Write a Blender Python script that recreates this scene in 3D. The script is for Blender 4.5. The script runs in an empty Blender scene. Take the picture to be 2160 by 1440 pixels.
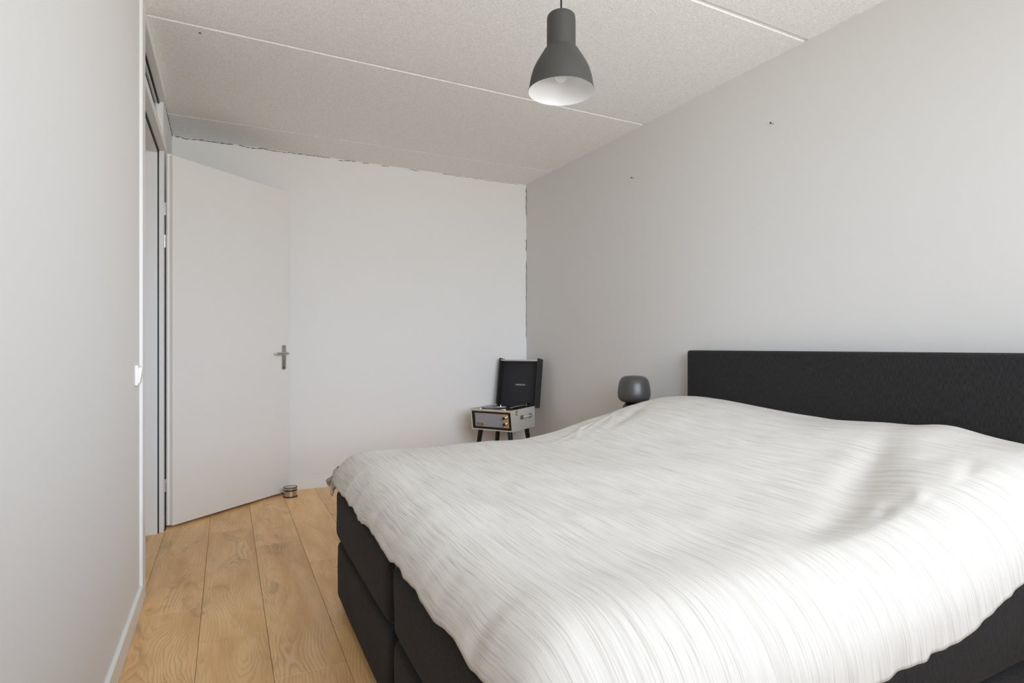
import bpy, bmesh, math, random
from mathutils import Vector, Matrix, noise as mn
random.seed(7)
S = bpy.context.scene
COL = S.collection
R = math.radians

# ------------------------------------------------------------------ camera
CAM_H = 1.12
cd = bpy.data.cameras.new('camera')
cd.sensor_width = 36.0
cd.lens = 36.0 * 1194 / 2160
cd.shift_y = 10 / 2160
cd.clip_start = 0.02
cam = bpy.data.objects.new('camera', cd)
COL.objects.link(cam)
cam.location = (0, 0, CAM_H)
cam.rotation_euler = (R(90), 0, R(-26.757))
S.camera = cam

# ------------------------------------------------------------------ world: overcast sky over darker ground
W = bpy.data.worlds.new('world')
S.world = W
W.use_nodes = True
wn, wl = W.node_tree.nodes, W.node_tree.links
wn.clear()
w_out = wn.new('ShaderNodeOutputWorld')
w_bg = wn.new('ShaderNodeBackground')
w_tc = wn.new('ShaderNodeTexCoord')
w_sep = wn.new('ShaderNodeSeparateXYZ')
w_rmp = wn.new('ShaderNodeValToRGB')
w_map = wn.new('ShaderNodeMapRange')
w_map.inputs[1].default_value = -1
w_map.inputs[2].default_value = 1
wl.new(w_tc.outputs['Generated'], w_sep.inputs[0])
wl.new(w_sep.outputs[2], w_map.inputs[0])
wl.new(w_map.outputs[0], w_rmp.inputs[0])
e = w_rmp.color_ramp.elements
e[0].position, e[0].color = 0.48, (0.70, 0.695, 0.68, 1)
e[1].position, e[1].color = 0.52, (0.92, 1.0, 1.13, 1)
wl.new(w_rmp.outputs[0], w_bg.inputs[0])
w_bg.inputs[1].default_value = 11.2
wl.new(w_bg.outputs[0], w_out.inputs[0])

# the bedroom window is behind the camera; this portal only guides sky sampling through it
WX0, WX1, WZ0, WZ1, WY = 0.00, 2.58, 0.92, 2.58, -0.60
pl = bpy.data.lights.new('window_portal', 'AREA')
pl.shape = 'RECTANGLE'
pl.size, pl.size_y = WX1 - WX0, WZ1 - WZ0
pl.cycles.is_portal = True
po = bpy.data.objects.new('window_portal', pl)
COL.objects.link(po)
po.location = ((WX0 + WX1) / 2, WY - 0.11, (WZ0 + WZ1) / 2)
po.rotation_euler = (R(90), 0, 0)

S.view_settings.view_transform = 'Standard'
S.view_settings.look = 'None'
S.view_settings.gamma = 1.0
S.view_settings.use_curve_mapping = False
S.view_settings.exposure = 0.09
try:
    S.cycles.use_denoising = True
    S.cycles.max_bounces = 16
    S.cycles.diffuse_bounces = 10
    S.cycles.transparent_max_bounces = 12
except Exception:
    pass


# ------------------------------------------------------------------ materials
class NT:
    def __init__(self, name):
        self.m = bpy.data.materials.new(name)
        self.m.use_nodes = True
        self.t = self.m.node_tree
        self.b = self.t.nodes['Principled BSDF']

    def n(self, typ, **kw):
        x = self.t.nodes.new(typ)
        for k, v in kw.items():
            if k.startswith('i_'):
                key = k[2:]
                x.inputs[int(key) if key.isdigit() else key].default_value = v
            else:
                setattr(x, k, v)
        return x

    def l(self, a, b):
        self.t.links.new(a, b)

    def math(self, op, a, b=None):
        x = self.n('ShaderNodeMath', operation=op)
        for i, v in enumerate((a, b)):
            if v is None:
                continue
            if isinstance(v, (int, float)):
                x.inputs[i].default_value = v
            else:
                self.l(v, x.inputs[i])
        return x.outputs[0]

    def mix(self, f, a, b, blend='MIX'):
        x = self.n('ShaderNodeMix', data_type='RGBA', blend_type=blend)
        for sock, v in ((x.inputs[0], f), (x.inputs[6], a), (x.inputs[7], b)):
            if isinstance(v, (int, float)):
                sock.default_value = v
            elif isinstance(v, tuple):
                sock.default_value = (*v, 1) if len(v) == 3 else v
            else:
                self.l(v, sock)
        return x.outputs[2]

    def noise(self, vec, scale, detail=2, rough=0.5, dist=0.0):
        x = self.n('ShaderNodeTexNoise')
        x.inputs['Scale'].default_value = scale
        x.inputs['Detail'].default_value = detail
        x.inputs['Roughness'].default_value = rough
        x.inputs['Distortion'].default_value = dist
        if vec is not None:
            self.l(vec, x.inputs['Vector'])
        return x.outputs['Fac']

    def ramp(self, f, p0, p1, c0=(0, 0, 0), c1=(1, 1, 1)):
        x = self.n('ShaderNodeValToRGB')
        x.color_ramp.elements[0].position = p0
        x.color_ramp.elements[1].position = p1
        x.color_ramp.elements[0].color = (*c0, 1)
        x.color_ramp.elements[1].color = (*c1, 1)
        self.l(f, x.inputs[0])
        return x.outputs[0]

    def mapping(self, vec, scale=(1, 1, 1), loc=None):
        x = self.n('ShaderNodeMapping')
        x.inputs['Scale'].default_value = scale
        self.l(vec, x.inputs['Vector'])
        if loc is not None:
            self.l(loc, x.inputs['Location'])
        return x.outputs[0]

    def coord(self, kind='Object'):
        return self.n('ShaderNodeTexCoord').outputs[kind]

    def bump(self, h, strength=0.3, dist=0.001):
        x = self.n('ShaderNodeBump')
        x.inputs['Strength'].default_value = strength
        x.inputs['Distance'].default_value = dist
        self.l(h, x.inputs['Height'])
        self.l(x.outputs[0], self.b.inputs['Normal'])

    def set(self, col=None, rough=None, metal=None, spec=None):
        if col is not None:
            if isinstance(col, tuple):
                self.b.inputs['Base Color'].default_value = (*col, 1)
            else:
                self.l(col, self.b.inputs['Base Color'])
        if rough is not None:
            self.b.inputs['Roughness'].default_value = rough
        if metal is not None:
            self.b.inputs['Metallic'].default_value = metal
        if spec is not None:
            self.b.inputs['Specular IOR Level'].default_value = spec
        return self


M = {}


def simple(name, col, rough=0.5, metal=0.0, spec=0.5, nscale=40, namt=0.06, bump=0.0):
    k = NT(name)
    f = k.noise(k.coord(), nscale, 3)
    lo = tuple(c * (1 - namt) for c in col)
    hi = tuple(min(1, c * (1 + namt)) for c in col)
    k.set(k.mix(f, lo, hi), rough, metal, spec)
    if bump:
        k.bump(f, bump, 0.001)
    M[name] = k.m
    return k.m


def wall_mat(name, col):
    k = NT(name)
    c = k.coord()
    big = k.noise(c, 1.3, 3)
    fine = k.noise(k.mapping(c, (260, 260, 60)), 1, 3)
    k.set(k.mix(big, tuple(x * 0.985 for x in col), tuple(min(1, x * 1.01) for x in col)), 0.85, 0, 0.25)
    k.bump(fine, 0.10, 0.0006)
    M[name] = k.m


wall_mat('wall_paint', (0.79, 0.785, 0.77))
wall_mat('wall_paint_dimmed', (0.68, 0.675, 0.66))  # same white paint, darkened: the right wall's dimmer light is in the colour
simple('white_trim', (0.83, 0.83, 0.81), 0.4, nscale=8, namt=0.01)
simple('door_paint', (0.78, 0.77, 0.745), 0.45, nscale=5, namt=0.012)
simple('frame_paint', (0.80, 0.80, 0.79), 0.35, nscale=8, namt=0.01)
simple('switch_plastic', (0.88, 0.88, 0.86), 0.3, nscale=8, namt=0.01)
simple('black_rubber', (0.006, 0.006, 0.006), 0.6)
simple('crack_dark', (0.05, 0.045, 0.038), 0.95)
simple('steel', (0.55, 0.54, 0.52), 0.28, 1.0, nscale=300, namt=0.12)
simple('dull_metal', (0.20, 0.20, 0.19), 0.45, 1.0)
simple('chrome', (0.75, 0.75, 0.76), 0.15, 1.0)
simple('brass', (0.55, 0.36, 0.10), 0.35, 1.0)
simple('gold_print', (0.55, 0.33, 0.06), 0.5, 0.0)
simple('lamp_grey', (0.050, 0.048, 0.044), 0.55, 0, 0.4, nscale=60, namt=0.05)
simple('lamp_white', (0.85, 0.86, 0.87), 0.35, nscale=10, namt=0.01)
simple('cord_black', (0.012, 0.012, 0.012), 0.5)
simple('frosted_bulb', (0.85, 0.85, 0.83), 0.25)
simple('vinyl_cream', (0.56, 0.55, 0.51), 0.5, nscale=400, namt=0.06, bump=0.15)
simple('vinyl_black', (0.022, 0.021, 0.021), 0.5, nscale=400, namt=0.25, bump=0.2)
simple('lacquer_black', (0.006, 0.006, 0.006), 0.3)
simple('record_black', (0.010, 0.010, 0.010), 0.22)
simple('record_label', (0.70, 0.66, 0.58), 0.6, nscale=60, namt=0.25)
simple('dark_wood', (0.02, 0.018, 0.016), 0.5)
simple('silver_print', (0.62, 0.62, 0.64), 0.4)
simple('lamp_base_black', (0.008, 0.008, 0.010), 0.35)


def grille_mat():
    k = NT('grille_cloth')
    c = k.coord()
    f = k.noise(k.mapping(c, (900, 900, 900)), 1, 1)
    k.set(k.mix(f, (0.20, 0.20, 0.22), (0.42, 0.42, 0.45)), 0.8)
    M['grille_cloth'] = k.m
    k = NT('lid_cloth')
    c = k.coord()
    f = k.noise(k.mapping(c, (500, 500, 300)), 1, 2)
    k.set(k.mix(f, (0.006, 0.006, 0.008), (0.045, 0.043, 0.046)), 0.85)
    k.bump(f, 0.3, 0.001)
    M['lid_cloth'] = k.m


grille_mat()


def glass_mat():
    k = NT('thin_glass')
    nt = k.t
    fr = k.n('ShaderNodeFresnel')
    fr.inputs[0].default_value = 1.5
    tr = k.n('ShaderNodeBsdfTransparent')
    gl = k.n('ShaderNodeBsdfGlossy')
    gl.inputs['Roughness'].default_value = 0.01
    mx = k.n('ShaderNodeMixShader')
    k.l(fr.outputs[0], mx.inputs[0])
    k.l(tr.outputs[0], mx.inputs[1])
    k.l(gl.outputs[0], mx.inputs[2])
    k.l(mx.outputs[0], nt.nodes['Material Output'].inputs['Surface'])
    M['thin_glass'] = k.m
    # smoked frosted glass of the table lamp
    k = NT('smoked_glass')
    f = k.noise(k.coord(), 30, 2)
    k.set(k.mix(f, (0.050, 0.048, 0.048), (0.066, 0.063, 0.062)), 0.38, 0, 0.6)
    M['smoked_glass'] = k.m


glass_mat()


def ceiling_mat():
    k = NT('ceiling_stipple')
    c = k.coord()
    v = k.n('ShaderNodeTexVoronoi')
    v.inputs['Scale'].default_value = 150
    k.l(c, v.inputs['Vector'])
    f = k.noise(c, 110, 4, 0.65)
    h = k.math('ADD', k.math('MULTIPLY', v.outputs['Distance'], 0.6), f)
    k.set(k.mix(k.ramp(f, 0.35, 0.65), (0.80, 0.80, 0.79), (0.95, 0.95, 0.94)), 0.9, 0, 0.2)
    k.bump(h, 0.5, 0.004)
    M['ceiling_stipple'] = k.m


ceiling_mat()


def fabric_mat():
    k = NT('charcoal_weave')
    c = k.coord()
    a = k.noise(k.mapping(c, (620, 620, 40)), 1, 3, 0.6)
    b = k.noise(k.mapping(c, (140, 140, 700)), 1, 2, 0.6)
    f = k.math('ADD', k.math('MULTIPLY', a, 0.6), k.math('MULTIPLY', b, 0.4))
    k.set(k.mix(k.ramp(f, 0.36, 0.66), (0.0090, 0.0085, 0.0087), (0.042, 0.0395, 0.0395)), 0.9, 0, 0.15)
    k.bump(f, 0.35, 0.0012)
    try:
        k.b.inputs['Sheen Weight'].default_value = 0.04
        k.b.inputs['Sheen Roughness'].default_value = 0.5
    except Exception:
        pass
    M['charcoal_weave'] = k.m


fabric_mat()


def linen(name, base, dark, light):
    k = NT(name)
    uv = k.coord('UV')
    wob = k.noise(k.mapping(uv, (3, 3, 1)), 1, 2)
    comb = k.n('ShaderNodeCombineXYZ')
    sep = k.n('ShaderNodeSeparateXYZ')
    k.l(uv, sep.inputs[0])
    k.l(k.math('ADD', sep.outputs[0], k.math('MULTIPLY', wob, 0.012)), comb.inputs[0])
    k.l(sep.outputs[1], comb.inputs[1])
    p = comb.outputs[0]
    s1 = k.noise(k.mapping(p, (240, 4.5, 1)), 1, 4, 0.65)
    s2 = k.noise(k.mapping(p, (420, 9.0, 1)), 1, 2, 0.6)
    s3 = k.noise(k.mapping(p, (60, 2.2, 1)), 1, 3)
    dk = k.math('MULTIPLY', k.ramp(s1, 0.50, 0.68), 0.72)
    lt = k.math('MULTIPLY', k.ramp(s2, 0.52, 0.75), 0.6)
    col = k.mix(dk, base, dark)
    col = k.mix(lt, col, light)
    col = k.mix(k.math('MULTIPLY', k.ramp(s3, 0.45, 0.75), 0.25), col, dark)
    k.set(col, 0.85, 0, 0.2)
    h = k.math('ADD', k.math('MULTIPLY', s1, 0.7), k.math('MULTIPLY', s2, 0.5))
    wr = k.noise(k.mapping(uv, (16, 9, 1)), 1, 3, 0.55, 0.6)
    h = k.math('ADD', h, k.math('MULTIPLY', wr, 0.8))
    k.bump(h, 0.22, 0.003)
    M[name] = k.m


linen('duvet_linen', (0.655, 0.630, 0.585), (0.40, 0.37, 0.315), (0.76, 0.745, 0.715))
linen('duvet_reverse', (0.50, 0.49, 0.47), (0.10, 0.10, 0.11), (0.62, 0.61, 0.60))


def wood_mat():
    k = NT('oak_laminate')
    c = k.coord()
    oi = k.n('ShaderNodeObjectInfo').outputs['Random']
    loc = k.n('ShaderNodeCombineXYZ')
    k.l(k.math('MULTIPLY', oi, 37.0), loc.inputs[0])
    k.l(k.math('MULTIPLY', oi, 91.0), loc.inputs[1])
    k.l(k.math('MULTIPLY', oi, 53.0), loc.inputs[2])
    sp = k.n('ShaderNodeSeparateXYZ')
    k.l(c, sp.inputs[0])
    along = k.mapping(c, (0.0, 0.95, 0.0), loc.outputs[0])
    dd = k.math('MULTIPLY', k.math('SUBTRACT', k.noise(along, 1.0, 1.0, 0.4), 0.47), 0.36)
    warp = k.math('MULTIPLY', k.math('SUBTRACT', k.noise(k.mapping(c, (7, 2.6, 1), loc.outputs[0]), 1, 2, 0.5), 0.5), 0.075)
    side = k.math('MULTIPLY', k.math('SUBTRACT', k.noise(k.mapping(c, (0.0, 0.8, 0.0), loc.outputs[0]), 1.7, 0), 0.5), 0.20)
    xx = k.math('ADD', k.math('ADD', sp.outputs[0], side), warp)
    dw = k.math('ADD', dd, k.math('MULTIPLY', warp, 0.9))
    rad = k.math('SQRT', k.math('ADD', k.math('MULTIPLY', xx, xx), k.math('MULTIPLY', dw, dw)))
    phase = k.math('MULTIPLY', rad, 2 * math.pi / 0.0105)
    ring = k.math('SINE', phase)
    ringf = k.ramp(ring, 0.45, 1.0)
    fade = k.ramp(k.noise(k.mapping(c, (8, 2.2, 1), loc.outputs[0]), 1.0, 2), 0.40, 0.66)
    jit = k.noise(k.mapping(c, (360, 8, 1), loc.outputs[0]), 1, 3, 0.6)
    pores = k.ramp(jit, 0.50, 0.72)
    broad = k.noise(k.mapping(c, (9, 1.6, 1), loc.outputs[0]), 1.0, 4, 0.6, 0.5)
    col = k.mix(k.ramp(broad, 0.30, 0.72), (0.68, 0.375, 0.140), (0.98, 0.645, 0.300))
    col = k.mix(k.math('MULTIPLY', k.math('MULTIPLY', ringf, fade), 0.62), col, (0.84, 0.63, 0.41))
    ring2 = k.ramp(k.math('SINE', k.math('ADD', phase, 2.4)), 0.35, 1.0)
    col = k.mix(k.math('MULTIPLY', k.math('MULTIPLY', ring2, k.math('ADD', fade, 0.1)), 0.28), col, (0.30, 0.165, 0.075))
    col = k.mix(k.math('MULTIPLY', pores, 0.22), col, (0.33, 0.19, 0.09))
    kn = k.noise(k.mapping(c, (9, 4.2, 1), loc.outputs[0]), 1.0, 3, 0.55, 0.8)
    col = k.mix(k.math('MULTIPLY', k.ramp(kn, 0.58, 0.82), 0.6), col, (0.30, 0.165, 0.08))
    tint = k.math('ADD', 0.9, k.math('MULTIPLY', oi, 0.2))
    hs = k.n('ShaderNodeHueSaturation')
    k.l(col, hs.inputs['Color'])
    k.l(tint, hs.inputs['Value'])
    k.set(hs.outputs[0], 0.36, 0, 0.3)
    k.bump(k.math('SUBTRACT', ringf, pores), 0.08, 0.0006)
    M['oak_laminate'] = k.m


wood_mat()
simple('floor_joint', (0.26, 0.15, 0.075), 0.7)


# ------------------------------------------------------------------ mesh helpers
def finish(bm, smooth=True, ang=40):
    bmesh.ops.recalc_face_normals(bm, faces=bm.faces[:])
    if smooth:
        for f in bm.faces:
            f.smooth = True
        lim = R(ang)
        for ed in bm.edges:
            if len(ed.link_faces) == 2 and ed.calc_face_angle(0) > lim:
                ed.smooth = False


def obj(name, bm, mat, parent=None, loc=None, smooth=True, ang=40):
    finish(bm, smooth, ang)
    me = bpy.data.meshes.new(name)
    bm.to_mesh(me)
    bm.free()
    o = bpy.data.objects.new(name, me)
    mats = mat if isinstance(mat, (list, tuple)) else [mat]
    for m in mats:
        me.materials.append(M[m])
    COL.objects.link(o)
    if parent:
        o.parent = parent
    if loc:
        o.location = loc
    return o


def empty(name, loc, rz=0.0):
    o = bpy.data.objects.new(name, None)
    o.empty_display_size = 0.1
    COL.objects.link(o)
    o.location = loc
    o.rotation_euler = (0, 0, rz)
    return o


def tag(o, label, cat=None, group=None, kind=None):
    o['label'] = label
    if cat:
        o['category'] = cat
    if group:
        o['group'] = group
    if kind:
        o['kind'] = kind
    return o


def add_box(bm, x0, x1, y0, y1, z0, z1, bevel=0.0, seg=2, mat=None, mi=0):
    r = bmesh.ops.create_cube(bm, size=1)
    vs = r['verts']
    for v in vs:
        v.co = Vector((x0 + (v.co.x + .5) * (x1 - x0), y0 + (v.co.y + .5) * (y1 - y0), z0 + (v.co.z + .5) * (z1 - z0)))
    fs = set(f for v in vs for f in v.link_faces)
    for f in fs:
        f.material_index = mi
    if bevel:
        es = list(set(ed for v in vs for ed in v.link_edges))
        g = bmesh.ops.bevel(bm, geom=es, offset=bevel, segments=seg, affect='EDGES', profile=0.5)
        for f in g['faces']:
            f.material_index = mi
        vs = list(set(vv for f in g['faces'] for vv in f.verts) | set(v for v in vs if v.is_valid))
    if mat is not None:
        for v in vs:
            v.co = mat @ v.co
    return bm


def box(*a, **k):
    return add_box(bmesh.new(), *a, **k)


def add_prism(bm, pts, z0, z1):
    lo = [bm.verts.new((x, y, z0)) for x, y in pts]
    hi = [bm.verts.new((x, y, z1)) for x, y in pts]
    n = len(pts)
    bm.faces.new(lo[::-1])
    bm.faces.new(hi)
    for i in range(n):
        bm.faces.new((lo[i], lo[(i + 1) % n], hi[(i + 1) % n], hi[i]))
    return bm


def add_lathe(bm, prof, seg=48, cx=0, cy=0, cap=True, mi=0):
    rings = []
    for r, z in prof:
        if r < 1e-6:
            rings.append([bm.verts.new((cx, cy, z))])
        else:
            rings.append([bm.verts.new((cx + r * math.cos(2 * math.pi * i / seg), cy + r * math.sin(2 * math.pi * i / seg), z)) for i in range(seg)])
    for a, b in zip(rings, rings[1:]):
        for i in range(seg):
            j = (i + 1) % seg
            if len(a) == 1 and len(b) == 1:
                continue
            if len(a) == 1:
                f = bm.faces.new((a[0], b[j], b[i]))
            elif len(b) == 1:
                f = bm.faces.new((a[i], a[j], b[0]))
            else:
                f = bm.faces.new((a[i], a[j], b[j], b[i]))
            f.material_index = mi
    if cap:
        for rg in (rings[0], rings[-1]):
            if len(rg) > 2:
                f = bm.faces.new(rg)
                f.material_index = mi
    return bm


def lathe(prof, **k):
    return add_lathe(bmesh.new(), prof, **k)


def add_tube(bm, pts, rad, seg=10):
    pts = [Vector(p) for p in pts]
    n = len(pts)
    rads = rad if isinstance(rad, (list, tuple)) else [rad] * n
    prev = None
    rings = []
    for i, p in enumerate(pts):
        t = (pts[min(i + 1, n - 1)] - pts[max(i - 1, 0)]).normalized()
        up = prev if prev is not None else (Vector((0, 0, 1)) if abs(t.z) < 0.9 else Vector((1, 0, 0)))
        a = (up - t * up.dot(t)).normalized()
        prev = a
        b = t.cross(a)
        rings.append([bm.verts.new(p + (a * math.cos(2 * math.pi * k / seg) + b * math.sin(2 * math.pi * k / seg)) * rads[i]) for k in range(seg)])
    for r0, r1 in zip(rings, rings[1:]):
        for k in range(seg):
            bm.faces.new((r0[k], r0[(k + 1) % seg], r1[(k + 1) % seg], r1[k]))
    bm.faces.new(rings[0][::-1])
    bm.faces.new(rings[-1])
    return bm


def tube(pts, rad, seg=10):
    return add_tube(bmesh.new(), pts, rad, seg)


def struct(name, bm, mat, label, cat, smooth=False):
    o = obj(name, bm, mat, smooth=smooth)
    return tag(o, label, cat, kind='structure')


# ------------------------------------------------------------------ room shell
CZ = 2.63
XL = -0.336
YN = WY
FL, FR = (-0.345, 4.722), (2.508, 4.675)


def xr(y):
    return 2.508 + (4.675 - y) * 0.0188


def yfar(x):
    return FL[1] + (x - FL[0]) * (FR[1] - FL[1]) / (FR[0] - FL[0])


# floor: a base with every plank a part
bm = bmesh.new()
add_box(bm, XL - 1.5, 2.75, YN - 0.2, 4.95, -0.10, -0.012)
floor = struct('floor', bm, 'floor_joint', 'oak laminate plank floor of the bedroom', 'floor')
PW = 0.2383
X0 = -0.3335
joints = {0: [2.775], 1: [3.838, 2.422], 2: [3.463, 2.058], 3: [3.095, 2.33, 0.92], 4: [4.15, 2.75], -1: [3.05]}
for row in range(-1, 13):
    xa = X0 + row * PW
    xb = xa + PW
    js = sorted(joints.get(row, [1.2 + ((row * 0.37) % 1.0) * 1.4]))
    ys = list(js)
    while ys[0] > YN:
        ys.insert(0, ys[0] - 1.41)
    while ys[-1] < 4.72:
        ys.append(ys[-1] + 1.41)
    for ya, yb in zip(ys, ys[1:]):
        if row == -1:
            ya, yb = max(ya, 2.95), min(yb, 4.02)
            if yb <= ya:
                continue
            xa2 = xa
        else:
            ya, yb = max(ya, YN), min(yb, yfar(xa) + 0.01)
            xa2 = xa
        xb2 = min(xb, xr(ya) + 0.01)
        if xb2 - xa2 < 0.01 or yb - ya < 0.02:
            continue
        g = 0.0006
        cx_, cy_ = (xa2 + xb2) / 2, (ya + yb) / 2
        hx, hy = (xb2 - xa2) / 2 - g, (yb - ya) / 2 - g
        b = box(-hx, hx, -hy, hy, -0.013, 0.0, bevel=0.0012, seg=1)
        obj('plank', b, 'oak_laminate', floor, (cx_, cy_, 0), smooth=False)

# walls
T = 0.12
bm = bmesh.new()
add_prism(bm, [(XL - T, YN - T), (XL, YN - T), (XL, 2.92), (XL - T, 2.92)], -0.02, CZ + 0.02)
add_prism(bm, [(XL - T, 4.065), (XL - 0.007, 4.065), (-0.348, 4.722), (-0.348 - T, 4.722)], -0.02, CZ + 0.02)
wall_left = struct('wall_left', bm, 'wall_paint', 'white painted left wall with the doorway', 'wall')
bm = bmesh.new()
add_prism(bm, [(FL[0] - T, yfar(FL[0] - T)), (2.70, yfar(2.70)), (2.70, 4.9), (FL[0] - T, 4.9)], -0.02, CZ + 0.02)
wall_far = struct('wall_far', bm, 'wall_paint', 'white painted far wall behind the open door', 'wall')
bm = bmesh.new()
add_prism(bm, [(xr(YN - T), YN - T), (2.80, YN - T), (2.80, 4.69), (FR[0], 4.69)], -0.02, CZ + 0.02)
wall_right = struct('wall_right', bm, 'wall_paint_dimmed', 'white painted right wall behind the headboard, darkened for dimmer light', 'wall')
bm = bmesh.new()
xe = xr(YN)
add_box(bm, XL, WX0, YN - T, YN, -0.02, CZ + 0.02)
add_box(bm, WX1, xe, YN - T, YN, -0.02, CZ + 0.02)
add_box(bm, WX0, WX1, YN - T, YN, -0.02, WZ0)
add_box(bm, WX0, WX1, YN - T, YN, WZ1, CZ + 0.02)
struct('wall_near', bm, 'wall_paint', 'white wall with the window behind the camera', 'wall')

# window behind the camera
win = tag(empty('window_1', ((WX0 + WX1) / 2, YN - 0.06, WZ0)), 'wide window behind the camera that lights the room', 'window', kind='structure')
w2, hh = (WX1 - WX0) / 2, WZ1 - WZ0
bm = bmesh.new()
add_box(bm, -w2, w2, -0.03, 0.03, 0, 0.05)
add_box(bm, -w2, w2, -0.03, 0.03, hh - 0.05, hh)
add_box(bm, -w2, -w2 + 0.05, -0.03, 0.03, 0.05, hh - 0.05)
add_box(bm, w2 - 0.05, w2, -0.03, 0.03, 0.05, hh - 0.05)
obj('window_frame', bm, 'frame_paint', win, smooth=False)
obj('mullion', box(-0.03, 0.03, -0.025, 0.025, 0.05, hh - 0.05), 'frame_paint', win, smooth=False)
obj('pane', box(-w2 + 0.05, -0.03, -0.003, 0.003, 0.05, hh - 0.05), 'thin_glass', win, smooth=False)
obj('pane', box(0.03, w2 - 0.05, -0.003, 0.003, 0.05, hh - 0.05), 'thin_glass', win, smooth=False)

# ceiling: concrete planks with filled joints
bm = box(XL - 1.5, 2.80, YN - 0.2, 4.9, CZ + 0.007, CZ + 0.12)
ceiling = struct('ceiling', bm, 'white_trim', 'white stippled concrete ceiling with smooth joints', 'ceiling')


def jline(yl, yr):
    return lambda x: yl + (x - (-0.35)) * (yr - yl) / 2.87


lines = [(jline(YN - 0.2, YN - 0.2), 0), (jline(0.64, 0.65), 0.013), (jline(1.835, 1.845), 0.013), (jline(3.049, 3.04), 0.013), (jline(4.285, 4.212), 0.008), (jline(4.9, 4.9), 0)]
for (fa, ga), (fb, gb) in zip(lines, lines[1:]):
    xa, xb = XL - 1.5, 2.80
    b = bmesh.new()
    add_prism(b, [(xa, fa(xa) + ga), (xb, fa(xb) + ga), (xb, fb(xb) - gb), (xa, fb(xa) - gb)], CZ, CZ + 0.01)
    obj('ceiling_panel', b, 'ceiling_stipple', ceiling, smooth=False)
obj('screw_hole', lathe([(0.006, CZ - 0.001), (0.006, CZ + 0.004)], seg=12, cx=-0.115, cy=3.115), 'crack_dark', ceiling)

# baseboards
BH = 0.088
bm = bmesh.new()
add_box(bm, XL, XL + 0.014, YN, 2.905, 0, BH, 0.002, 1)
struct('baseboard_left', bm, 'white_trim', 'white baseboard along the left wall', 'baseboard')
bm = bmesh.new()
add_prism(bm, [(FL[0] + 0.01, yfar(FL[0]) - 0.014), (FR[0] - 0.002, yfar(FR[0]) - 0.014), (FR[0] - 0.002, yfar(FR[0]) + 0.002), (FL[0] + 0.01, yfar(FL[0]) + 0.002)], 0, BH)
struct('baseboard_far', bm, 'white_trim', 'white baseboard along the far wall', 'baseboard')
bm = bmesh.new()
add_prism(bm, [(xr(4.655) - 0.014, 4.655), (xr(4.655) + 0.002, 4.655), (xr(YN) + 0.002, YN), (xr(YN) - 0.014, YN)], 0, BH)
struct('baseboard_right', bm, 'white_trim', 'white baseboard along the right wall behind the bed', 'baseboard')

# hall beyond the doorway
bm = bmesh.new()
add_box(bm, -1.70, -1.60, 1.7, 5.0, -0.02, CZ + 0.02)
add_box(bm, -1.60, XL - T, 1.6, 1.7, -0.02, CZ + 0.02)
add_box(bm, -1.60, XL - T, 4.9, 5.0, -0.02, CZ + 0.02)
struct('wall_hall', bm, 'wall_paint', 'white hall wall seen through the doorway', 'wall')

# ------------------------------------------------------------------ cracks
def crack_pts(p0, p1, n, amp, axis):
    out = []
    for i in range(n + 1):
        t = i / n
        p = Vector(p0).lerp(Vector(p1), t)
        d = (mn.noise(Vector((t * 9 + p0[0], 3.1, p0[2]))) * 1.0 + mn.noise(Vector((t * 55, 7.7, p0[1]))) * 0.7) * amp
        p = p + Vector(axis) * d
        out.append(p)
    return out


def crack(parent, p0, p1, n, amp, axis, rad, skip=0.25, seed=1):
    rnd = random.Random(seed)
    pts = crack_pts(p0, p1, n, amp, axis)
    bm = bmesh.new()
    i = 0
    while i < n:
        run = rnd.randint(3, 9)
        j = min(n, i + run)
        if rnd.random() > skip and j - i >= 2:
            m = j - i
            rr = [rad * (0.35 + 0.65 * math.sin(math.pi * k / m)) * rnd.uniform(0.6, 1.2) + 0.0003 for k in range(m + 1)]
            add_tube(bm, pts[i:j + 1], rr, 5)
        i = j
    return obj('crack', bm, 'crack_dark', parent, smooth=False)


zc = CZ - 0.006
crack(wall_far, (-0.33, yfar(-0.33), zc), (0.35, yfar(0.35), zc), 90, 0.006, (0, 0, 1), 0.0031, 0.08, 3)
crack(wall_far, (0.35, yfar(0.35), zc), (1.05, yfar(1.05), zc), 90, 0.006, (0, 0, 1), 0.0025, 0.12, 4)
crack(wall_far, (1.05, yfar(1.05), zc), (1.75, yfar(1.75), zc), 50, 0.005, (0, 0, 1), 0.0022, 0.3, 5)
crack(wall_far, (1.75, yfar(1.75), zc), (2.48, yfar(2.48), zc), 50, 0.004, (0, 0, 1), 0.0013, 0.5, 6)
crack(wall_left, (-0.344, 4.10, zc), (-0.347, 4.71, zc), 40, 0.005, (0, 0, 1), 0.0028, 0.2, 8)
crack(wall_right, (FR[0] - 0.003, 4.672, 2.60), (FR[0] - 0.003, 4.672, 2.0), 60, 0.008, (-0.7, 0, 0), 0.0022, 0.2, 11)
crack(wall_right, (FR[0] - 0.003, 4.672, 2.0), (FR[0] - 0.003, 4.672, 1.2), 60, 0.006, (-0.7, 0, 0), 0.0016, 0.35, 12)

# ------------------------------------------------------------------ steel door frame with transom light
fr = tag(empty('trim_1', (XL, 3.5, 0)), 'white steel door frame with glazed transom light above', 'door frame', kind='structure')
YA, YB = 3.0, 3.985


def lbox(x0, x1, y0, y1, z0, z1, **k):
    return box(x0 - XL, x1 - XL, y0 - 3.5, y1 - 3.5, z0, z1, **k)


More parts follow.
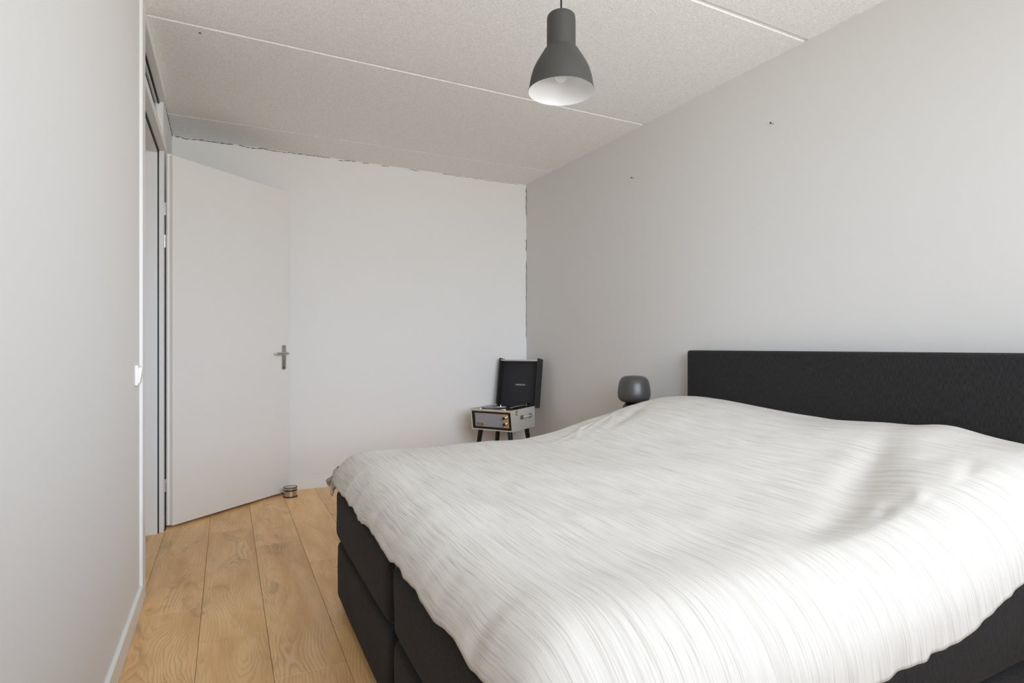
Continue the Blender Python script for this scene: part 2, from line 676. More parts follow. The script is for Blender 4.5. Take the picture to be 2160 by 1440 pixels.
FXo = XL + 0.012          # room face of the frame
FXi = XL - T - 0.012
b = lbox(FXi, FXo, 2.905, YA, 0, CZ, bevel=0.003)
add_box(b, FXi - XL, XL - 0.028 - XL, YA - 3.5, YA + 0.015 - 3.5, 0, CZ - 0.05)
obj('jamb', b, 'frame_paint', fr, smooth=False)
b = lbox(FXi, XL - 0.004, YB, 4.065, 0, CZ, bevel=0.003)
add_box(b, FXi - XL, XL - 0.033 - XL, YB - 0.015 - 3.5, YB - 3.5, 0, 2.29)
add_box(b, FXi - XL, XL - 0.033 - XL, YB - 0.015 - 3.5, YB - 3.5, 2.33, CZ - 0.05)
obj('jamb', b, 'frame_paint', fr, smooth=False)
b = lbox(FXi, FXo, YA, YB, CZ - 0.045, CZ, bevel=0.003)
add_box(b, FXi - XL, XL - 0.033 - XL, YA - 3.5, YB - 3.5, CZ - 0.06, CZ - 0.045)
obj('header', b, 'frame_paint', fr, smooth=False)
b = lbox(FXi, FXo, YA, YB, 2.293, 2.335, bevel=0.003)
add_box(b, FXi - XL, XL - 0.033 - XL, YA - 3.5, YB - 3.5, 2.277, 2.293)
obj('transom_bar', b, 'frame_paint', fr, smooth=False)
obj('pane', lbox(XL - 0.046, XL - 0.040, YA, YB, 2.335, CZ - 0.06), 'thin_glass', fr, smooth=False)
for nm, a in (('seal', (XL - 0.033, XL - 0.026, YB - 0.008, YB, 0.0, 2.29)),
              ('seal', (XL - 0.033, XL - 0.024, YA, YB - 0.008, 2.283, 2.293)),
              ('seal', (XL - 0.033, XL - 0.024, YA, YB, CZ - 0.055, CZ - 0.045)),
              ('seal', (XL - 0.033, XL - 0.026, YA, YA + 0.008, 0.0, 2.28))):
    obj(nm, lbox(*a), 'black_rubber', fr, smooth=False)

# ------------------------------------------------------------------ open door
H0, E0 = Vector((-0.297, 4.049, 0)), Vector((0.428, 4.635, 0))
dlen = (E0 - H0).length
drz = math.atan2(E0.y - H0.y, E0.x - H0.x)
door = tag(empty('door_1', H0, drz), 'plain white flush door standing open against the far wall', 'door', kind='structure')
DH = 2.308
# local: x along the door from the hinge, y backwards (thickness), z up
b = box(0, dlen - 0.004, 0, 0.028, 0.016, DH - 0.013, bevel=0.0015, seg=1)
add_box(b, -0.013, dlen + 0.009, 0.028, 0.041, 0.016, DH, bevel=0.0015, seg=1)
obj('door_leaf', b, 'door_paint', door, smooth=False)
for z in (1.963, 1.765, 0.263):
    b = lathe([(0.0075, z - 0.038), (0.0075, z + 0.012), (0.0065, z + 0.012), (0.0065, z + 0.015), (0.0075, z + 0.015), (0.0075, z + 0.040)], seg=14, cx=-0.019, cy=0.046)
    add_box(b, -0.020, 0.004, 0.0412, 0.0442, z + 0.014, z + 0.040)
    hg = obj('hinge', b, 'chrome', door)
# lock plate and lever on the side that faces the room
hp = obj('handle_plate', box(dlen - 0.075, dlen - 0.035, -0.008, 0.0, 0.945, 1.128, bevel=0.003), 'steel', door)
b = lathe([(0.0045, 0), (0.0045, 0.0015), (0, 0.0015)], seg=12)
bmesh.ops.rotate(b, verts=b.verts, cent=(0, 0, 0), matrix=Matrix.Rotation(R(90), 3, 'X'))
zlo = [v.co.copy() for v in b.verts]
bb = b
for dz in (0.96, 1.113):
    o = lathe([(0.004, 0), (0.004, 0.0018), (0, 0.0018)], seg=10)
    bmesh.ops.rotate(o, verts=o.verts, cent=(0, 0, 0), matrix=Matrix.Rotation(R(90), 3, 'X'))
    bmesh.ops.translate(o, verts=o.verts, vec=(dlen - 0.055, -0.008, dz))
    obj('screw', o, 'black_rubber', hp)
bb.free()
xl = dlen - 0.055
lz = 1.066
pts = [(xl, -0.006, lz), (xl, -0.03, lz), (xl, -0.045, lz), (xl - 0.008, -0.053, lz), (xl - 0.03, -0.056, lz), (xl - 0.075, -0.055, lz), (xl - 0.112, -0.050, lz), (xl - 0.120, -0.048, lz)]
obj('lever', tube(pts, [0.011, 0.010, 0.010, 0.0105, 0.010, 0.0095, 0.0085, 0.005], 14), 'steel', door)

# ------------------------------------------------------------------ door stop
DS = (0.425, 4.515)
ds = tag(empty('door_stop', (DS[0], DS[1], 0)), 'round brushed steel door stop on the floor by the open door', 'door stop')
obj('steel_body', lathe([(0.045, 0.006), (0.0475, 0.008), (0.0475, 0.046), (0.0455, 0.048), (0.0455, 0.053), (0.0475, 0.055), (0.0475, 0.068), (0.044, 0.0715), (0.036, 0.073), (0, 0.0735)], seg=48), 'steel', ds)
obj('rubber_ring', lathe([(0.047, 0.0), (0.050, 0.001), (0.050, 0.007), (0.047, 0.008)], seg=48), 'black_rubber', ds)
for z in (0.0505, 0.0705):
    pr = [(0.0462 + 0.0032 * math.cos(a), z + 0.0026 * math.sin(a)) for a in [2 * math.pi * i / 8 for i in range(9)]]
    obj('rubber_ring', lathe(pr, seg=48, cap=False), 'black_rubber', ds)

# ------------------------------------------------------------------ light switch on left wall
sw = tag(empty('light_switch', (XL, 2.80, 1.0)), 'white rocker light switch on the left wall beside the door frame', 'light switch')
obj('switch_plate', box(0, 0.012, -0.04, 0.04, -0.042, 0.042, bevel=0.004, seg=3), 'switch_plastic', sw)
b = bmesh.new()
prof = [(0.011, -0.032), (0.016, -0.032), (0.0255, 0.028), (0.0245, 0.032), (0.011, 0.032)]
lo = [b.verts.new((x, -0.028, z)) for x, z in prof]
hi = [b.verts.new((x, 0.028, z)) for x, z in prof]
b.faces.new(lo)
b.faces.new(hi[::-1])
for i in range(len(prof)):
    b.faces.new((lo[i], lo[(i + 1) % 5], hi[(i + 1) % 5], hi[i]))
obj('rocker', b, 'switch_plastic', sw, smooth=False)

# ------------------------------------------------------------------ wall screws
for (px, py, pz, lab) in ((xr(2.03), 2.03, 2.283, 'small dark screw in the right wall, higher up and above the headboard'),
                          (xr(3.14), 3.14, 2.290, 'small dark screw in the right wall, above the table lamp')):
    sc = tag(empty('wall_screw', (px, py, pz)), lab, 'screw', group='screws left in the right wall')
    obj('screw_shaft', tube([(0.01, 0, 0), (-0.022, 0, 0.002)], 0.0022, 8), 'steel', sc)
    obj('screw_head', tube([(-0.022, 0, 0.002), (-0.025, 0, 0.0022), (-0.027, 0, 0.0024)], [0.0048, 0.0048, 0.003], 12), 'crack_dark', sc)

# ------------------------------------------------------------------ pendant lamp
PL = (1.02, 1.65)
LZ = 1.988
pen = tag(empty('pendant_lamp', (PL[0], PL[1], LZ)), 'dark grey metal bell pendant lamp hanging from the ceiling', 'lamp')
out = [(0.1125, 0.0), (0.1130, 0.002), (0.1120, 0.004), (0.1100, 0.010), (0.1070, 0.030), (0.1030, 0.050), (0.0960, 0.073), (0.0860, 0.094), (0.0740, 0.114), (0.0650, 0.128), (0.0600, 0.137), (0.0575, 0.1405), (0.0540, 0.1425), (0.0520, 0.1425)]
b = bmesh.new()
add_lathe(b, out, 64, cap=False, mi=0)
obj('shade', b, 'lamp_grey', pen)
b = bmesh.new()
add_lathe(b, [(0.1125, 0.0)] + [(r - 0.002, max(z - 0.0015, 0.0)) for r, z in out[1:]] + [(0, 0.141)], 64, cap=False)
obj('shade_lining', b, 'lamp_white', pen)
obj('lamp_neck', lathe([(0.0520, 0.1425), (0.0500, 0.146), (0.0492, 0.152), (0.0488, 0.245), (0.0475, 0.2555), (0.043, 0.2605), (0.030, 0.262), (0.004, 0.2625)], seg=56), 'lamp_grey', pen)
obj('bulb', lathe([(0, 0.034), (0.009, 0.0355), (0.0165, 0.040), (0.0215, 0.048), (0.0228, 0.058), (0.021, 0.070), (0.0165, 0.086), (0.0140, 0.102), (0.0135, 0.1405)], seg=32), 'frosted_bulb', pen)
obj('cord', tube([(0, 0, 0.2620), (0, 0, 0.4), (0.0005, 0, CZ - LZ - 0.02)], 0.0032, 10), 'cord_black', pen)
obj('ceiling_cup', lathe([(0.045, CZ - LZ - 0.001), (0.045, CZ - LZ - 0.02), (0.035, CZ - LZ - 0.032), (0.006, CZ - LZ - 0.034)], seg=40), 'lamp_grey', pen)

# ------------------------------------------------------------------ bed
BX0, BX1 = 0.428, 2.44
BY0, BYM, BY1 = 0.715, 1.625, 2.545
Z_B0, Z_B1, Z_M1 = 0.03, 0.283, 0.520


def cushion(x0, x1, y0, y1, z0, z1, rv=0.045, rh=0.035, puff=0.012, seed=0):
    """upholstered block with rounded corners and slightly bulging faces"""
    bm = bmesh.new()
    n = 22

    def sgn(v):
        return -1 if v < 0 else 1
    bmesh.ops.create_cube(bm, size=2)
    bmesh.ops.subdivide_edges(bm, edges=bm.edges[:], cuts=n, use_grid_fill=True)
    hx, hy, hz = (x1 - x0) / 2, (y1 - y0) / 2, (z1 - z0) / 2
    c = Vector(((x0 + x1) / 2, (y0 + y1) / 2, (z0 + z1) / 2))
    for v in bm.verts:
        q = v.co.copy()
        # spread samples towards the edges
        e3 = [sgn(t) * (1 - (1 - abs(t)) ** 1.8) for t in q]
        p = Vector((e3[0] * hx, e3[1] * hy, e3[2] * hz))
        r = min(rv, hx, hy, hz)
        inner = Vector((max(-hx + r, min(hx - r, p.x)), max(-hy + r, min(hy - r, p.y)), max(-hz + r, min(hz - r, p.z))))
        d = p - inner
        if d.length > 1e-9:
            d = d.normalized() * r
        p2 = inner + d
        bul = puff * (1 - (p2.x / hx) ** 4) * (1 - (p2.z / hz) ** 4) * (1 if abs(p2.y) > hy - r - 1e-4 else 0)
        p2.y += sgn(p2.y) * bul
        bul = puff * (1 - (p2.y / hy) ** 4) * (1 - (p2.z / hz) ** 4) * (1 if abs(p2.x) > hx - r - 1e-4 else 0)
        p2.x += sgn(p2.x) * bul
        k = mn.noise(Vector((p2.x * 5 + seed, p2.y * 5, p2.z * 9))) * 0.003
        v.co = c + p2 + d.normalized() * k if d.length > 1e-9 else c + p2
    return bm


bed = tag(empty('bed', (0, 0, 0)), 'charcoal fabric box spring bed with low headboard against the right wall', 'bed')
hbm = box(2.45, 2.54, 0.70, 2.548, 0.03, 1.096, bevel=0.016, seg=5)
obj('headboard', hbm, 'charcoal_weave', bed)
obj('bed_base', cushion(BX0, BX1, BYM + 0.009, BY1, Z_B0, Z_B1, 0.03, puff=0.006, seed=1), 'charcoal_weave', bed, ang=60)
obj('bed_base', cushion(BX0, BX1, BY0, BYM - 0.009, Z_B0, Z_B1, 0.03, puff=0.006, seed=2), 'charcoal_weave', bed, ang=60)
for lx in (BX0 + 0.12, BX1 - 0.12):
    for ly in (BY0 + 0.1, BYM - 0.1, BYM + 0.1, BY1 - 0.1):
        obj('leg', lathe([(0.022, 0.0), (0.026, 0.035)], seg=16, cx=lx, cy=ly), 'lacquer_black', bed)
MT = []
for (a, c_, lab, sd) in ((BYM + 0.009, BY1, 'charcoal mattress on the far half of the bed base', 5), (BY0, BYM - 0.009, 'charcoal mattress on the near half of the bed base', 9)):
    mt = obj('mattress', cushion(BX0 - 0.004, BX1, a, c_, Z_B1 + 0.001, Z_M1, 0.042, puff=0.008, seed=sd), 'charcoal_weave', ang=60)
    tag(mt, lab, 'mattress', group='mattresses side by side on the bed')


# ------------------------------------------------------------------ duvet
def sm(a, b, t):
    t = max(0.0, min(1.0, (t - a) / (b - a)))
    return t * t * (3 - 2 * t)


def seg_d(px, py, ax, ay, bx, by):
    vx, vy = bx - ax, by - ay
    L2 = vx * vx + vy * vy
    t = max(0, min(1, ((px - ax) * vx + (py - ay) * vy) / L2))
    dx, dy = px - ax - t * vx, py - ay - t * vy
    side = (vx * (py - ay) - vy * (px - ax)) / math.sqrt(L2)
    return math.hypot(dx, dy), t, side


CREASES = [  # ax, ay, bx, by, width, depth
    (1.45, 0.98, 2.10, 1.20, 0.055, -0.012),
    (1.20, 0.90, 1.62, 1.00, 0.050, -0.009),
    (1.50, 0.87, 1.62, 0.92, 0.020, -0.005),
    (1.60, 0.84, 1.72, 0.89, 0.020, 0.005),
    (1.76, 0.80, 2.00, 0.90, 0.026, -0.007),
    (1.80, 0.75, 2.05, 0.84, 0.026, 0.004),
    (1.62, 2.22, 2.05, 2.42, 0.034, -0.007),
    (1.58, 2.33, 1.90, 2.48, 0.014, 0.0045),
    (1.45, 2.24, 1.66, 2.46, 0.013, 0.004),
    (1.70, 2.30, 1.86, 2.47, 0.012, 0.004),
    (1.50, 2.36, 1.78, 2.44, 0.012, 0.0035),
    (1.80, 2.26, 1.90, 2.45, 0.011, 0.003),
    (1.38, 2.30, 1.58, 2.36, 0.012, 0.003),
    (0.85, 1.35, 0.80, 1.90, 0.035, -0.006),
    (1.00, 1.30, 0.95, 1.65, 0.025, -0.004),
    (0.62, 1.80, 0.60, 2.25, 0.030, -0.005),
]


def top(x, y):
    z = 0.652
    z += 0.012 * mn.noise(Vector((x * 1.7, y * 1.7, 0.3))) + 0.005 * mn.noise(Vector((x * 5, y * 3, 1.3)))
    far_p = math.exp(-((y - 2.28) / 0.42) ** 2)
    near_p = math.exp(-((y - 1.10) / 0.36) ** 2)
    amp = 0.150 + 0.040 * max(far_p, near_p * 0.35)
    z += amp * sm(1.30, 2.30, x) - 0.02 * sm(2.36, 2.44, x)
    # extra ridge over the near pillow, spreading towards the window side
    rid = 1.21 - 0.36 * sm(2.30, 1.25, x)
    z += 0.016 * sm(rid + 0.05, rid - 0.11, y) * sm(1.0, 1.5, x)
    z -= 0.045 * sm(1.22, 0.86, y) * sm(1.7, 2.35, x)
    z += 0.005 * math.exp(-((y - 0.90) / 0.08) ** 2)
    z += 0.016 * math.exp(-((x - 1.62) / 0.30) ** 2) * sm(1.9, 2.4, y)
    z += 0.010 * sm(1.9, 2.45, y) * (1 - sm(1.0, 1.8, x))
    for ax, ay, bx, by, w, dp in CREASES:
        if abs(x - (ax + bx) / 2) > abs(bx - ax) / 2 + 3 * w or abs(y - (ay + by) / 2) > abs(by - ay) / 2 + 3 * w:
            continue
        d, t, sd = seg_d(x, y, ax, ay, bx, by)
        z += dp * math.exp(-(d / w) ** 2) * math.sin(math.pi * (0.06 + 0.88 * t))
    return z


def roll(a_len, Rr, amax):
    """arc length past the roll start -> (out, drop)"""
    La = Rr * amax
    if a_len <= 0:
        return 0, 0
    if a_len < La:
        a = a_len / Rr
        return Rr * math.sin(a), Rr * (1 - math.cos(a))
    ex = a_len - La
    return Rr * math.sin(amax) + ex * math.cos(amax), Rr * (1 - math.cos(amax)) + ex * math.sin(amax)


NXd, NYd = 230, 250
yN, yF = 0.865, 2.475
RN, RF = 0.185, 0.115
AN, AF = R(84), R(82)
sN = RN * AN + 0.036      # near overhang arc length
sF = RF * AF + 0.03
xFt, RX, AX = 0.552, 0.155, R(74)
sX = RX * AX + 0.008
X_HEAD = 2.44
bm = bmesh.new()
uvl = bm.loops.layers.uv.new('UVMap')
grid, uvs = [], []
for i in range(NXd + 1):
    ti = i / NXd
    sx = -sX + ti * (sX + X_HEAD - xFt)
    row, ur = [], []
    for j in range(NYd + 1):
        tj = j / NYd
        sy = -sN + tj * (sN + (yF - yN) + sF)
        if sx < 0:
            ox, dx = roll(-sx, RX, AX)
            x = xFt - ox
        else:
            x, dx = xFt + sx, 0
        if sy < 0:
            sc_ = 1.0 + 0.05 * mn.noise(Vector((x * 3.0, 0.2, 5.0))) + 0.05 * sm(1.6, 0.9, x)
            oy, dy = roll(-sy * sc_, RN, AN)
            y = yN - oy
            over = (-sy) / sN
        elif sy > yF - yN:
            oy, dy = roll(sy - (yF - yN), RF, AF)
            y = yF + oy
            over = (sy - (yF - yN)) / sF
        else:
            y, dy, over = yN + sy, 0, 0
        drop = (dx ** 1.4 + dy ** 1.4) ** (1 / 1.4)
        z = top(x, max(yN - 0.02, min(yF + 0.02, y))) - drop
        fx = max(0.0, -sx / sX)
        # vertical pleats where the cloth hangs
        if over > 0 and sy < 0:
            y += over * (0.010 * mn.noise(Vector((x * 9, 1.0, z * 2))) + 0.006 * mn.noise(Vector((x * 24, 4.0, z * 4))))
            z -= 0.012 * over * over * mn.noise(Vector((x * 5, 9.0, 0)))
        if fx > 0:
            x += fx * (0.007 * mn.noise(Vector((y * 7, 2.0, 0))) + 0.003 * mn.noise(Vector((y * 19, 5.0, 0))))
            z += fx * fx * (0.014 * mn.noise(Vector((y * 8, 7.0, 0))) + 0.008 * mn.noise(Vector((y * 21, 8.0, 0))))
        q = fx * over
        x += (0.05 if sy < 0 else 0.015) * q
        y += (0.05 if sy < 0 else 0.035) * q
        z += 0.0025 * mn.noise(Vector((x * 14, y * 9, 3.3)))
        row.append(bm.verts.new((x, y, z)))
        ur.append((sx, sy))
    grid.append(row)
    uvs.append(ur)
for i in range(NXd):
    for j in range(NYd):
        f = bm.faces.new((grid[i][j], grid[i + 1][j], grid[i + 1][j + 1], grid[i][j + 1]))
        for lp, (a, b_) in zip(f.loops, ((i, j), (i + 1, j), (i + 1, j + 1), (i, j + 1))):
            lp[uvl].uv = uvs[a][b_]
du = obj('duvet', bm, ['duvet_linen', 'duvet_reverse'], ang=80)
sd_ = du.modifiers.new('thickness', 'SOLIDIFY')
sd_.thickness = 0.018
sd_.offset = -1
sd_.material_offset = 0
tag(du, 'off-white streaked linen duvet spread rumpled over the whole bed', 'duvet')

# the grey reverse of the duvet turned out at the far foot corner
bm = bmesh.new()
uvl = bm.loops.layers.uv.new('UVMap')
nu, nv = 34, 30
gr = []
ax0, ax1 = Vector((0.462, 2.575, 0.580)), Vector((0.430, 2.640, 0.492))   # spine of the hanging lobe
for i in range(nu + 1):
    t = i / nu
    rr = []
    cpt = ax0.lerp(ax1, t)
    wid = 0.026 + 0.012 * math.sin(math.pi * min(1, t * 1.1)) - 0.028 * max(0, t - 0.75) * 4 * max(0, t - 0.75) * 4
    wid = max(wid, 0.012)
    for j in range(nv):
        a = 2 * math.pi * j / nv
        f = 1 + 0.20 * math.sin(4 * a + t * 3) + 0.12 * math.sin(7 * a - t * 5)
        p = cpt + Vector((math.cos(a) * wid * 1.15, math.sin(a) * wid * 0.75 - 0.01, 0.010 * math.sin(3 * a + t * 4))) * f
        p.z += 0.006 * math.sin(a * 5 + t * 9)
        rr.append(bm.verts.new(p))
    gr.append(rr)
for i in range(nu):
    for j in range(nv):
        k2 = (j + 1) % nv
        f = bm.faces.new((gr[i][j], gr[i + 1][j], gr[i + 1][k2], gr[i][k2]))
        for lp, (a, b_) in zip(f.loops, ((i, j), (i + 1, j), (i + 1, j + 1), (i, j + 1))):
            lp[uvl].uv = (b_ * 0.012, a * 0.004)
bm.faces.new(gr[-1])
bm.faces.new(gr[0])
fc = obj('turned_corner', bm, 'duvet_reverse', du, ang=80)
fc['label'] = 'grey striped reverse side hanging at the foot corner'

# ------------------------------------------------------------------ bedside table and lamp
NSX, NSY = 2.31, 2.86
ns = tag(empty('bedside_table', (NSX, NSY, 0)), 'small black bedside table behind the bed, under the smoked glass lamp', 'bedside table')
obj('table_top', lathe([(0.17, 0.565), (0.172, 0.568), (0.172, 0.585), (0.17, 0.588)], seg=40), 'dark_wood', ns)
obj('pedestal', lathe([(0.02, 0.012), (0.02, 0.565)], seg=20), 'dark_wood', ns)
obj('foot', lathe([(0.13, 0), (0.13, 0.008), (0.03, 0.016)], seg=40), 'dark_wood', ns)
tl = tag(empty('table_lamp', (NSX, NSY, 0.588)), 'table lamp with smoked glass shade on a black base beside the bed', 'lamp')
k = 1.0
shp = [(0.035, 0.178), (0.062, 0.178), (0.080, 0.182), (0.094, 0.194), (0.1015, 0.212), (0.1030, 0.235), (0.1005, 0.265), (0.0950, 0.297), (0.0870, 0.320), (0.074, 0.335), (0.055, 0.3425), (0.03, 0.345), (0, 0.3455)]
obj('lamp_shade', lathe(shp, seg=56, cap=False), 'smoked_glass', tl)
obj('lamp_base', lathe([(0.0, 0.0), (0.064, 0.0), (0.070, 0.006), (0.073, 0.030), (0.0745, 0.100), (0.0735, 0.140), (0.068, 0.158), (0.056, 0.170), (0.050, 0.178), (0.040, 0.180)], seg=48), 'lamp_base_black', tl)

# ------------------------------------------------------------------ record player on legs
# local: x along the front (left to right seen from the front), y towards the back, z up
RPW, RPD = 0.388, 0.430
CORN = Vector((2.02, 4.02, 0))
bx_dir = Vector((0.559, -0.829, 0)).normalized()
rzp = math.atan2(bx_dir.y, bx_dir.x)
org = CORN - bx_dir * RPW
rp = tag(empty('record_player', org, rzp), 'cream and black retro record player with open lid on legs', 'record player')
ZB, ZT = 0.432, 0.606
SL = 0.026     # the front leans: its foot is set back


def sbox(x0, x1, y0, y1, z0, z1, lean=True, mi=0):
    """box whose front (y0) follows the lean of the cabinet"""
    b = bmesh.new()
    def off(z): return SL * (ZT - z) / (ZT - ZB) if lean else 0
    add_box(b, x0, x1, y0, y1, z0, z1)
    for v in b.verts:
        if v.co.y < (y0 + y1) / 2:
            v.co.y += off(v.co.z)
    return b


def slab(x0, x1, zb0, zb1, y0, y1):
    """panel lying in the leaning front plane"""
    b = bmesh.new()
    add_box(b, x0, x1, y0, y1, zb0, zb1)
    for v in b.verts:
        v.co.y += SL * (ZT - v.co.z) / (ZT - ZB)
    return b


t_ = 0.010
b = bmesh.new()
for (x0, x1, z0, z1) in ((0, t_, ZB, ZT), (RPW - t_, RPW, ZB, ZT), (t_, RPW - t_, ZB, ZB + t_), (t_, RPW - t_, ZT - 0.016, ZT - 0.001)):
    bb = sbox(x0, x1, 0, RPD - 0.018 if (x1 - x0) < 0.1 or z0 == ZB else 0.02, z0, z1)
    me = bpy.data.meshes.new('tmp')
    bb.to_mesh(me)
    bb.free()
    b.from_mesh(me)
    bpy.data.meshes.remove(me)
add_box(b, t_, RPW - t_, RPD - t_ - 0.018, RPD - 0.018, ZB + t_, ZT - 0.03)
obj('cabinet', b, 'vinyl_cream', rp, smooth=False)
# front baffle: black frame, grey grille, brass trim line
FZ0, FZ1 = ZB + t_, ZT - 0.016
fo = obj('front_frame', slab(t_, RPW - t_, FZ0, FZ1, 0.010, 0.03), 'lacquer_black', rp, smooth=False)
b = bmesh.new()
for a in ((t_, RPW - t_, FZ1 - 0.016, FZ1), (t_, RPW - t_, FZ0, FZ0 + 0.018), (t_, t_ + 0.024, FZ0 + 0.018, FZ1 - 0.016), (RPW - t_ - 0.020, RPW - t_, FZ0 + 0.018, FZ1 - 0.016)):
    bb = slab(*a, 0.002, 0.012)
    me = bpy.data.meshes.new('tmp')
    bb.to_mesh(me)
    bb.free()
    b.from_mesh(me)
    bpy.data.meshes.remove(me)
obj('bezel', b, 'lacquer_black', fo, smooth=False)
obj('brass_strip', slab(t_, RPW - t_, FZ1 - 0.003, FZ1 + 0.002, -0.0005, 0.010), 'brass', fo, smooth=False)
gx0, gx1, gz0, gz1 = t_ + 0.024, RPW - t_ - 0.020, FZ0 + 0.018, FZ1 - 0.016
obj('speaker_grille', slab(gx0, gx1, gz0, gz1, 0.007, 0.011), 'grille_cloth', rp, smooth=False)
bd = obj('badge', slab(gx0 + 0.020, gx0 + 0.072, gz0 + 0.010, gz0 + 0.028, 0.004, 0.0075), 'lacquer_black', rp, smooth=False)
for q in range(5):
    obj('badge_letter', slab(gx0 + 0.0245 + q * 0.009, gx0 + 0.0245 + q * 0.009 + 0.0065, gz0 + 0.0135, gz0 + 0.0245, 0.003, 0.0042), 'gold_print', bd, smooth=False)
cp = obj('control_panel', slab(gx1 - 0.052, gx1 - 0.004, gz0 + 0.002, gz1 - 0.001, 0.0045, 0.0075), 'chrome', rp, smooth=False)
for za, zb in ((gz1 - 0.018, gz1 - 0.003), (gz0 + 0.044, gz0 + 0.060), (gz0 + 0.006, gz0 + 0.024)):
    obj('scale_plate', slab(gx1 - 0.050, gx1 - 0.010, za, zb, 0.003, 0.0048), 'gold_print', cp, smooth=False)
for zk in (gz1 - 0.031, gz0 + 0.034):
    b = lathe([(0.0155, 0), (0.0155, 0.012), (0.0135, 0.014), (0.0125, 0.026), (0.011, 0.028), (0, 0.028)], seg=28)
    bmesh.ops.rotate(b, verts=b.verts, cent=(0, 0, 0), matrix=Matrix.Rotation(R(90), 3, 'X'))
    bmesh.ops.translate(b, verts=b.verts, vec=(gx1 - 0.032, 0.0045 + SL * (ZT - zk) / (ZT - ZB), zk))
    kb = obj('knob', b, 'chrome', rp)
    b = lathe([(0.0105, 0), (0.0105, 0.0015), (0, 0.0015)], seg=24)
    bmesh.ops.rotate(b, verts=b.verts, cent=(0, 0, 0), matrix=Matrix.Rotation(R(90), 3, 'X'))
    bmesh.ops.translate(b, verts=b.verts, vec=(gx1 - 0.032, 0.0045 - 0.028 + SL * (ZT - zk) / (ZT - ZB), zk))
    obj('knob_cap', b, 'lacquer_black', kb)
# deck
obj('deck', box(t_, RPW - t_, 0.02, RPD - t_ - 0.02, ZT - 0.022, ZT - 0.012), 'lacquer_black', rp, smooth=False)
pc = (0.165, 0.215)
pt_ = obj('platter', lathe([(0.128, ZT - 0.012), (0.132, ZT - 0.010), (0.132, ZT - 0.004), (0.128, ZT - 0.003)], seg=56, cx=pc[0], cy=pc[1]), 'chrome', rp)
rec = tag(empty('vinyl_record', org + Matrix.Rotation(rzp, 3, 'Z') @ Vector((pc[0], pc[1], ZT - 0.003)), rzp), 'black vinyl record with pale label lying on the turntable', 'record')
obj('disc', lathe([(0.004, 0), (0.147, 0.0), (0.149, 0.001), (0.147, 0.0025), (0.004, 0.0025)], seg=64, cap=False), 'record_black', rec)
obj('paper_label', lathe([(0.004, 0.0026), (0.050, 0.0026), (0.050, 0.0030), (0.004, 0.0030)], seg=40, cap=False), 'record_label', rec)
obj('spindle', lathe([(0.0036, ZT - 0.004), (0.0036, ZT + 0.016), (0.002, ZT + 0.019), (0, ZT + 0.0195)], seg=14, cx=pc[0], cy=pc[1]), 'chrome', rp)
ta = obj('tonearm', tube([(0.345, 0.345, ZT + 0.018), (0.345, 0.30, ZT + 0.018), (0.338, 0.20, ZT + 0.017), (0.326, 0.12, ZT + 0.012), (0.315, 0.085, ZT + 0.009)], [0.0045, 0.0045, 0.0042, 0.0042, 0.0042], 10), 'chrome', rp)
obj('arm_pivot', lathe([(0.026, ZT - 0.012), (0.026, ZT + 0.004), (0.018, ZT + 0.008), (0.016, ZT + 0.026), (0, ZT + 0.027)], seg=28, cx=0.345, cy=0.335), 'lacquer_black', rp)
obj('headshell', box(0.303, 0.326, 0.062, 0.096, ZT + 0.001, ZT + 0.013, bevel=0.002), 'lacquer_black', ta)
obj('counterweight', tube([(0.345, 0.365, ZT + 0.018), (0.345, 0.388, ZT + 0.018)], 0.012, 18), 'lacquer_black', ta)
for (x, y) in ((0.30, 0.052), (0.075, 0.040)):
    obj('deck_knob', lathe([(0.0095, ZT - 0.012), (0.0095, ZT + 0.004), (0.007, ZT + 0.007), (0, ZT + 0.008)], seg=20, cx=x, cy=y), 'chrome', rp)
# side fittings: latch and carrying handle
lt = obj('latch', box(RPW, RPW + 0.006, 0.070, 0.094, ZT - 0.040, ZT - 0.004, bevel=0.002, seg=1), 'brass', rp)
obj('latch_hook', box(RPW + 0.006, RPW + 0.011, 0.076, 0.088, ZT - 0.046, ZT - 0.022, bevel=0.002, seg=1), 'chrome', lt)
hd = obj('carry_handle', tube([(RPW + 0.004, 0.170, ZT - 0.068), (RPW + 0.018, 0.185, ZT - 0.066), (RPW + 0.022, 0.24, ZT - 0.065), (RPW + 0.018, 0.295, ZT - 0.066), (RPW + 0.004, 0.31, ZT - 0.068)], [0.007, 0.009, 0.010, 0.009, 0.007], 12), 'vinyl_cream', rp)
for y in (0.168, 0.312):
    obj('handle_cap', box(RPW, RPW + 0.016, y - 0.018, y + 0.018, ZT - 0.083, ZT - 0.053, bevel=0.006, seg=3), 'dull_metal', hd)
# lid, hinged on the back edge and tipped a little past upright
lid = obj('lid', bmesh.new(), 'vinyl_black', rp)
LH, LDp = 0.415, 0.088
b = bmesh.new()
LW0, LW1 = -0.004, RPW + 0.004
add_box(b, LW0, LW0 + 0.012, -LDp, 0, 0, LH + 0.012)
add_box(b, LW1 - 0.012, LW1, -LDp, 0, 0, LH + 0.012)
add_box(b, LW0 + 0.012, LW1 - 0.012, -0.012, 0, 0, LH)
add_box(b, LW0 + 0.012, LW1 - 0.012, -LDp, -0.012, 0, 0.010)
rot = Matrix.Translation((0, RPD + 0.072, ZT - 0.026)) @ Matrix.Rotation(R(-9), 4, 'X')
finish(b, False)
b.transform(rot)
b.to_mesh(lid.data)
b.free()


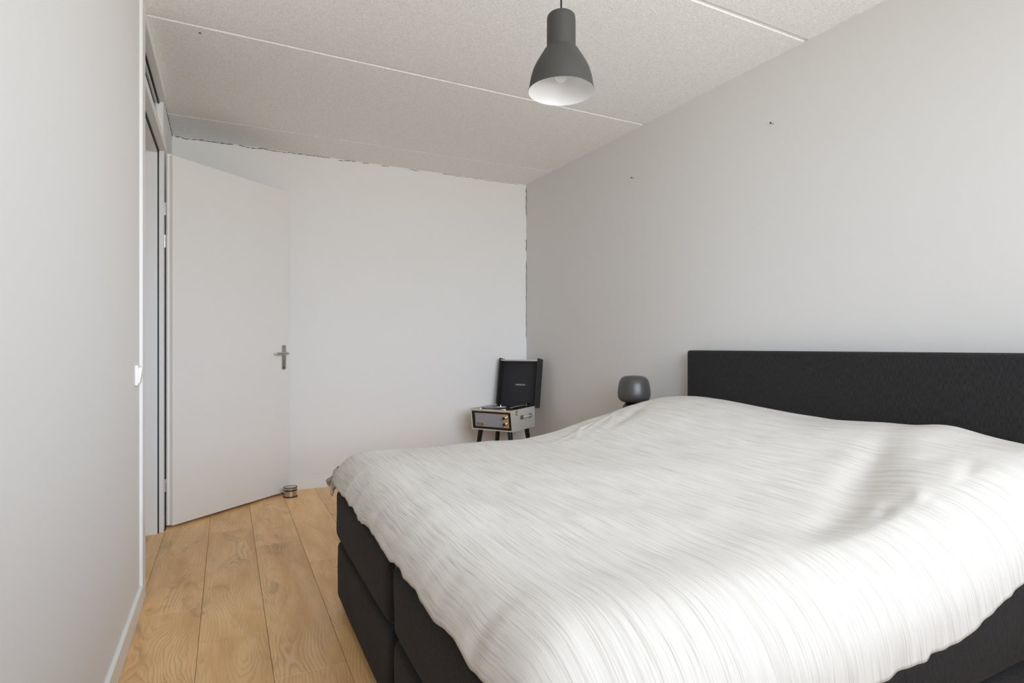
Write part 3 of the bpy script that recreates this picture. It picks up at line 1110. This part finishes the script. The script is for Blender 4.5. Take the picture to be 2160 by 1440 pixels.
def lidpart(name, bmx, mat, **k):
    bmx.transform(rot)
    return obj(name, bmx, mat, lid, **k)


lidpart('lid_lining', box(LW0 + 0.012, LW1 - 0.012, -0.020, -0.012, 0.010, LH - 0.012), 'lid_cloth', smooth=False)
lidpart('lid_front_wall', box(LW0 + 0.012, LW1 - 0.012, -LDp + 0.008, -0.002, LH - 0.012, LH), 'vinyl_cream', smooth=False)
lidpart('lid_back', box(LW0, LW1, 0.0, 0.004, 0, LH + 0.008), 'vinyl_cream', smooth=False)
lidpart('lid_catch', box(LW1 - 0.014, LW1 - 0.010, -LDp + 0.012, -LDp + 0.022, LH - 0.075, LH - 0.045), 'brass', smooth=False)
lidpart('lid_catch', box(LW0 - 0.004, LW0 + 0.002, -LDp + 0.012, -LDp + 0.022, LH - 0.075, LH - 0.045), 'brass', smooth=False)
fcv = bpy.data.curves.new('lettering', 'FONT')
fcv.body = 'CROSLEY'
fcv.size = 0.0165
fcv.space_character = 1.25
fcv.align_x = 'CENTER'
fcv.extrude = 0.0006
fcv.offset = 0.0004
fcv.materials.append(M['silver_print'])
ftmp = bpy.data.objects.new('tmp', fcv)
fme = bpy.data.meshes.new_from_object(ftmp)
fme.name = 'lettering'
bpy.data.objects.remove(ftmp)
bpy.data.curves.remove(fcv)
fo_ = bpy.data.objects.new('lettering', fme)
COL.objects.link(fo_)
fo_.parent = lid
fo_.matrix_local = rot @ Matrix.Translation(((LW0 + LW1) / 2, -0.0212, LH * 0.46)) @ Matrix.Rotation(R(90), 4, 'X') @ Matrix.Diagonal((1.22, 1, 1, 1))
# four splayed tapered legs
for (x, y, sx, sy) in ((0.055, 0.075, -1, -1), (RPW - 0.055, 0.075, 1, -1), (0.055, RPD - 0.07, -1, 1), (RPW - 0.055, RPD - 0.07, 1, 1)):
    obj('leg', tube([(x, y, ZB + 0.002), (x + sx * 0.03, y + sy * 0.02, 0.2), (x + sx * 0.055, y + sy * 0.037, 0.0)], [0.021, 0.017, 0.012], 18), 'lacquer_black', rp)
